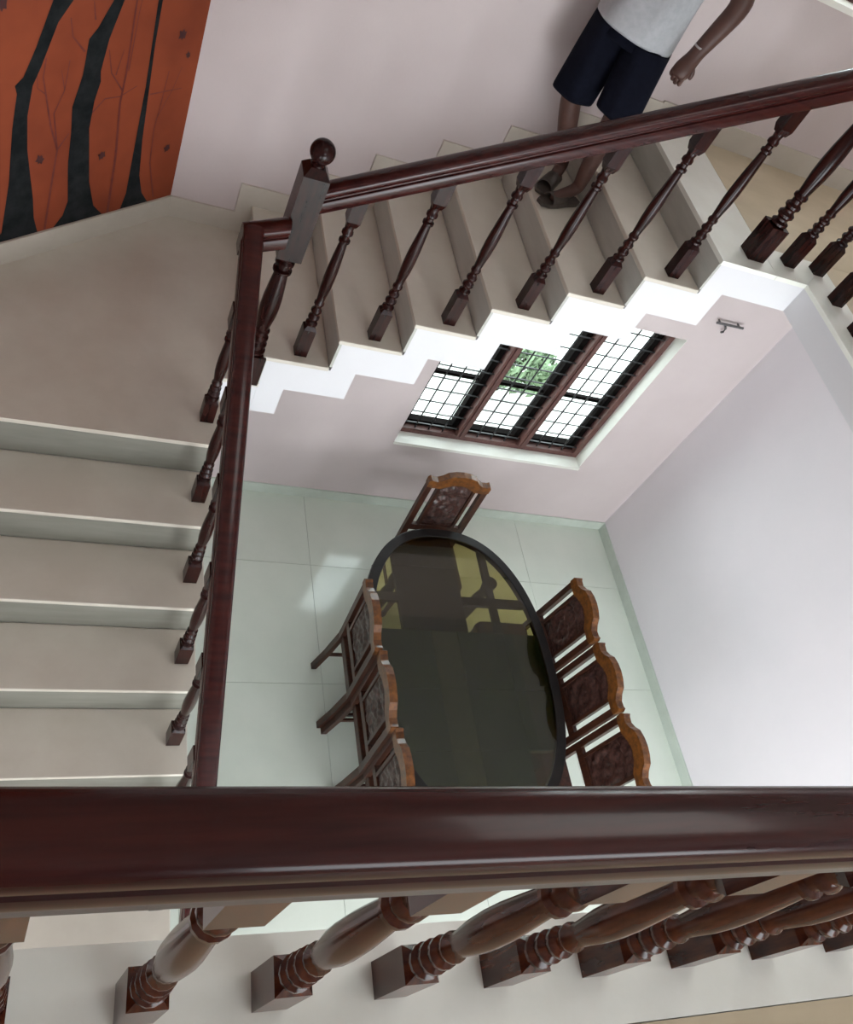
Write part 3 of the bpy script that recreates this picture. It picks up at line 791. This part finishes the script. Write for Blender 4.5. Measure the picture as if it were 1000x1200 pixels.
# arms
ls = av(Q(.17, 0, .46), .052, ut); rs_ = av(Q(-.17, 0, .46), .052, ut)
Le = Vector((1.455, .505, ZS + 1.12)); Lw = Vector((1.395, .505, ZS + .905))
le = av(Le, .050, ls); lw = av(Lw, .034, le)
l_a = av(Lw + Vector((-.008, -.002, -.035)), .034, lw); lhd = av(Lw + Vector((-.020, -.003, -.080)), (.046, .046), l_a); l_b = av(Lw + Vector((-.030, -.005, -.125)), (.040, .040), lhd)
Re = Q(-.26, -.02, .22); Rw = Q(-.22, .16, .12)
re_ = av(Re, .040, rs_); rw = av(Rw, .028, re_); rhd = av(Rw + FWD * .05 - UP * .03, (.038, .034), rw); r_b = av(Rw + FWD * .095 - UP * .058, (.034, .032), rhd)
body = skin('body', V, E, Rr, SKIN, pe, 0)
def fingers(base, dirv, across, palm, par):
    for i, (ln, off) in enumerate(((.068, -.027), (.076, -.009), (.071, .009), (.057, .026))):
        b = base + across * off
        p = [b - dirv * .02, b + dirv * ln * .42 + palm * .010, b + dirv * ln * .66 + palm * .030, b + dirv * ln * .68 + palm * .050]
        skin('finger', *[[q - pe.location for q in p], [(0, 1), (1, 2), (2, 3)], [.0125, .0118, .0108, .009]], SKIN, par, sub=1)
    b = base - across * .03 - dirv * .05
    p = [b + across * .008, b - across * .016 + dirv * .028 + palm * .008, b - across * .018 + dirv * .055 + palm * .018]
    skin('thumb', [q - pe.location for q in p], [(0, 1), (1, 2)], [.012, .011, .008], SKIN, par, sub=1)
hd = Vector((-.22, -.05, -.97)).normalized()
fingers(Lw + Vector((-.028, -.004, -.095)), hd, (hd * LFT.dot(hd) - LFT).normalized(), FWD * -1, body)
hd2 = (FWD * .8 - UP * .5).normalized()
fingers(Rw + FWD * .075 - UP * .045, hd2, hd2.cross(LFT).normalized(), LFT, body)
# face
bm = bmesh.new()
def ball(bm, c, r, sx=1, sy=1, sz=1, seg=12):
    m = Matrix.Translation(c) @ Matrix.Rotation(math.atan2(FWD.y, FWD.x), 4, 'Z') @ Matrix.Diagonal((sx, sy, sz, 1))
    bmesh.ops.create_uvsphere(bm, u_segments=seg, v_segments=seg - 2, radius=r, matrix=m)
ball(bm, Q(0, .118, .715) - pe.location, .016, 1, .8, 1.4)
for s in (-1, 1): ball(bm, Q(s * .078, .02, .73) - pe.location, .026, .5, .35, 1.1)
obj('nose_and_ears', bm, SKIN, body, smooth=True)
for s in (-1, 1):
    bm = bmesh.new(); ball(bm, Q(s * .031, .103, .745) - pe.location, .011, .6, 1, .7)
    obj('eye', bm, HAIR, body, smooth=True)
bm = bmesh.new(); ball(bm, Q(0, .104, .680) - pe.location, .02, .4, 1.1, .3); obj('mouth', bm, MDARK, body, smooth=True)
bm = bmesh.new(); ball(bm, Q(0, -.005, .775) - pe.location, .094, 1.08, .92, .95, 20)
obj('hair', bm, HAIR, pe, smooth=True)

# clothes as open tubes with soft folds
def garment(name, rings, m, par, seg=36, fold=.006, nf=7, thick=.005):
    bm = bmesh.new(); rr = []
    for ri, (c, a, b, tl) in enumerate(rings):
        row = []
        for k in range(seg):
            t = 2 * math.pi * k / seg
            f = 1 + fold / a * math.sin(nf * t + ri * .7) * (1 if ri else .6)
            p = Vector(c) + LFT * a * f * math.cos(t) + FWD * b * f * math.sin(t)
            p.z += tl * math.sin(t)
            row.append(bm.verts.new(p - pe.location))
        rr.append(row)
    for x, y in zip(rr, rr[1:]):
        for k in range(seg): bm.faces.new((x[k], x[(k + 1) % seg], y[(k + 1) % seg], y[k]))
    o = obj(name, bm, m, par, smooth=True)
    md = o.modifiers.new('thickness', 'SOLIDIFY'); md.thickness = thick; md.offset = 1
    sb = o.modifiers.new('subsurf', 'SUBSURF'); sb.levels = 1; sb.render_levels = 1
    return o
sh = garment('shirt', [(Q(0, .01, -.055), .185, .150, 0), (Q(0, .005, .04), .178, .145, 0), (Q(0, 0, .16), .168, .135, 0), (Q(0, 0, .30), .182, .140, 0),
               (Q(0, -.005, .42), .190, .130, 0), (Q(0, -.01, .50), .150, .100, 0), (Q(0, -.0, .55), .075, .070, 0)], SHIRT, pe)
def sleeve(a, b, r0, r1):
    bm = bmesh.new(); tube(bm, [Vector(a) - pe.location, Vector(a).lerp(Vector(b), .5) - pe.location, Vector(b) - pe.location], [r0, (r0 + r1) / 2, r1], 16)
    obj('sleeve', bm, SHIRT, sh, smooth=True)
sleeve(Q(.13, 0, .465), Q(.17, 0, .46).lerp(Le, .62), .075, .062)
sleeve(Q(-.13, 0, .465), Q(-.17, 0, .46).lerp(Re, .62), .075, .062)
so = garment('shorts', [(Q(0, 0, .06), .150, .118, 0), (Q(0, 0, -.03), .170, .132, 0), (Q(0, 0, -.10), .178, .135, 0)], SHORTS, pe, fold=.003)
for s, K in ((1, Lk), (-1, Rk)):
    top_ = Q(s * .088, 0, -.07)
    garment('shorts_leg', [(top_ + UP * .03, .094, .128, 0), (top_.lerp(K, .35), .095, .118, 0), (top_.lerp(K, .7), .094, .108, 0), (top_.lerp(K, .98), .096, .104, 0)], SHORTS, so, fold=.005, nf=5)
# sandals
for an, toe in ((La, toeL), (Ra, toeR)):
    d = (toe - an); d.z = 0; L_ = d.length; d.normalize(); sd = Vector((-d.y, d.x, 0))
    heel = an - d * .055
    out = []
    for t, w_ in ((0, .020), (.03, .033), (.10, .034), (.17, .042), (.23, .040), (.27, .022)):
        out.append((t, w_))
    poly = [(t, w_) for t, w_ in out] + [(t, -w_) for t, w_ in out[::-1]]
    def FT(u, v, z): return tuple(Vector((heel.x, heel.y, ZS + z)) + d * u + sd * v - pe.location)
    bm = bmesh.new(); prism(bm, poly, FT, 0.0, .022)
    sdl = obj('sandal', bm, SHOE, pe, bevel=.004)
    bm = bmesh.new(); S1 = []
    for t in (.12, .155, .19, .215):
        S1.append([bm.verts.new(FT(t, .041 * math.cos(a_), .018 + (.058 - (t - .12) * .22) * math.sin(a_))) for a_ in [math.pi * k / 10 for k in range(11)]])
    for x, y in zip(S1, S1[1:]):
        for k in range(10): bm.faces.new((x[k], x[k + 1], y[k + 1], y[k]))
    st = obj('strap', bm, SHOE, sdl, smooth=True)
    md = st.modifiers.new('thickness', 'SOLIDIFY'); md.thickness = .004
bm = bmesh.new(); tube(bm, [Lw - pe.location + Vector((0, 0, .012)), Lw - pe.location + Vector((0, 0, .020))], .031, 14)
obj('bracelet', bm, mat('pale_metal_bracelet', (.5, .5, .5), .3, metal=.9, noise=10, col2=(.6, .6, .6)), pe)
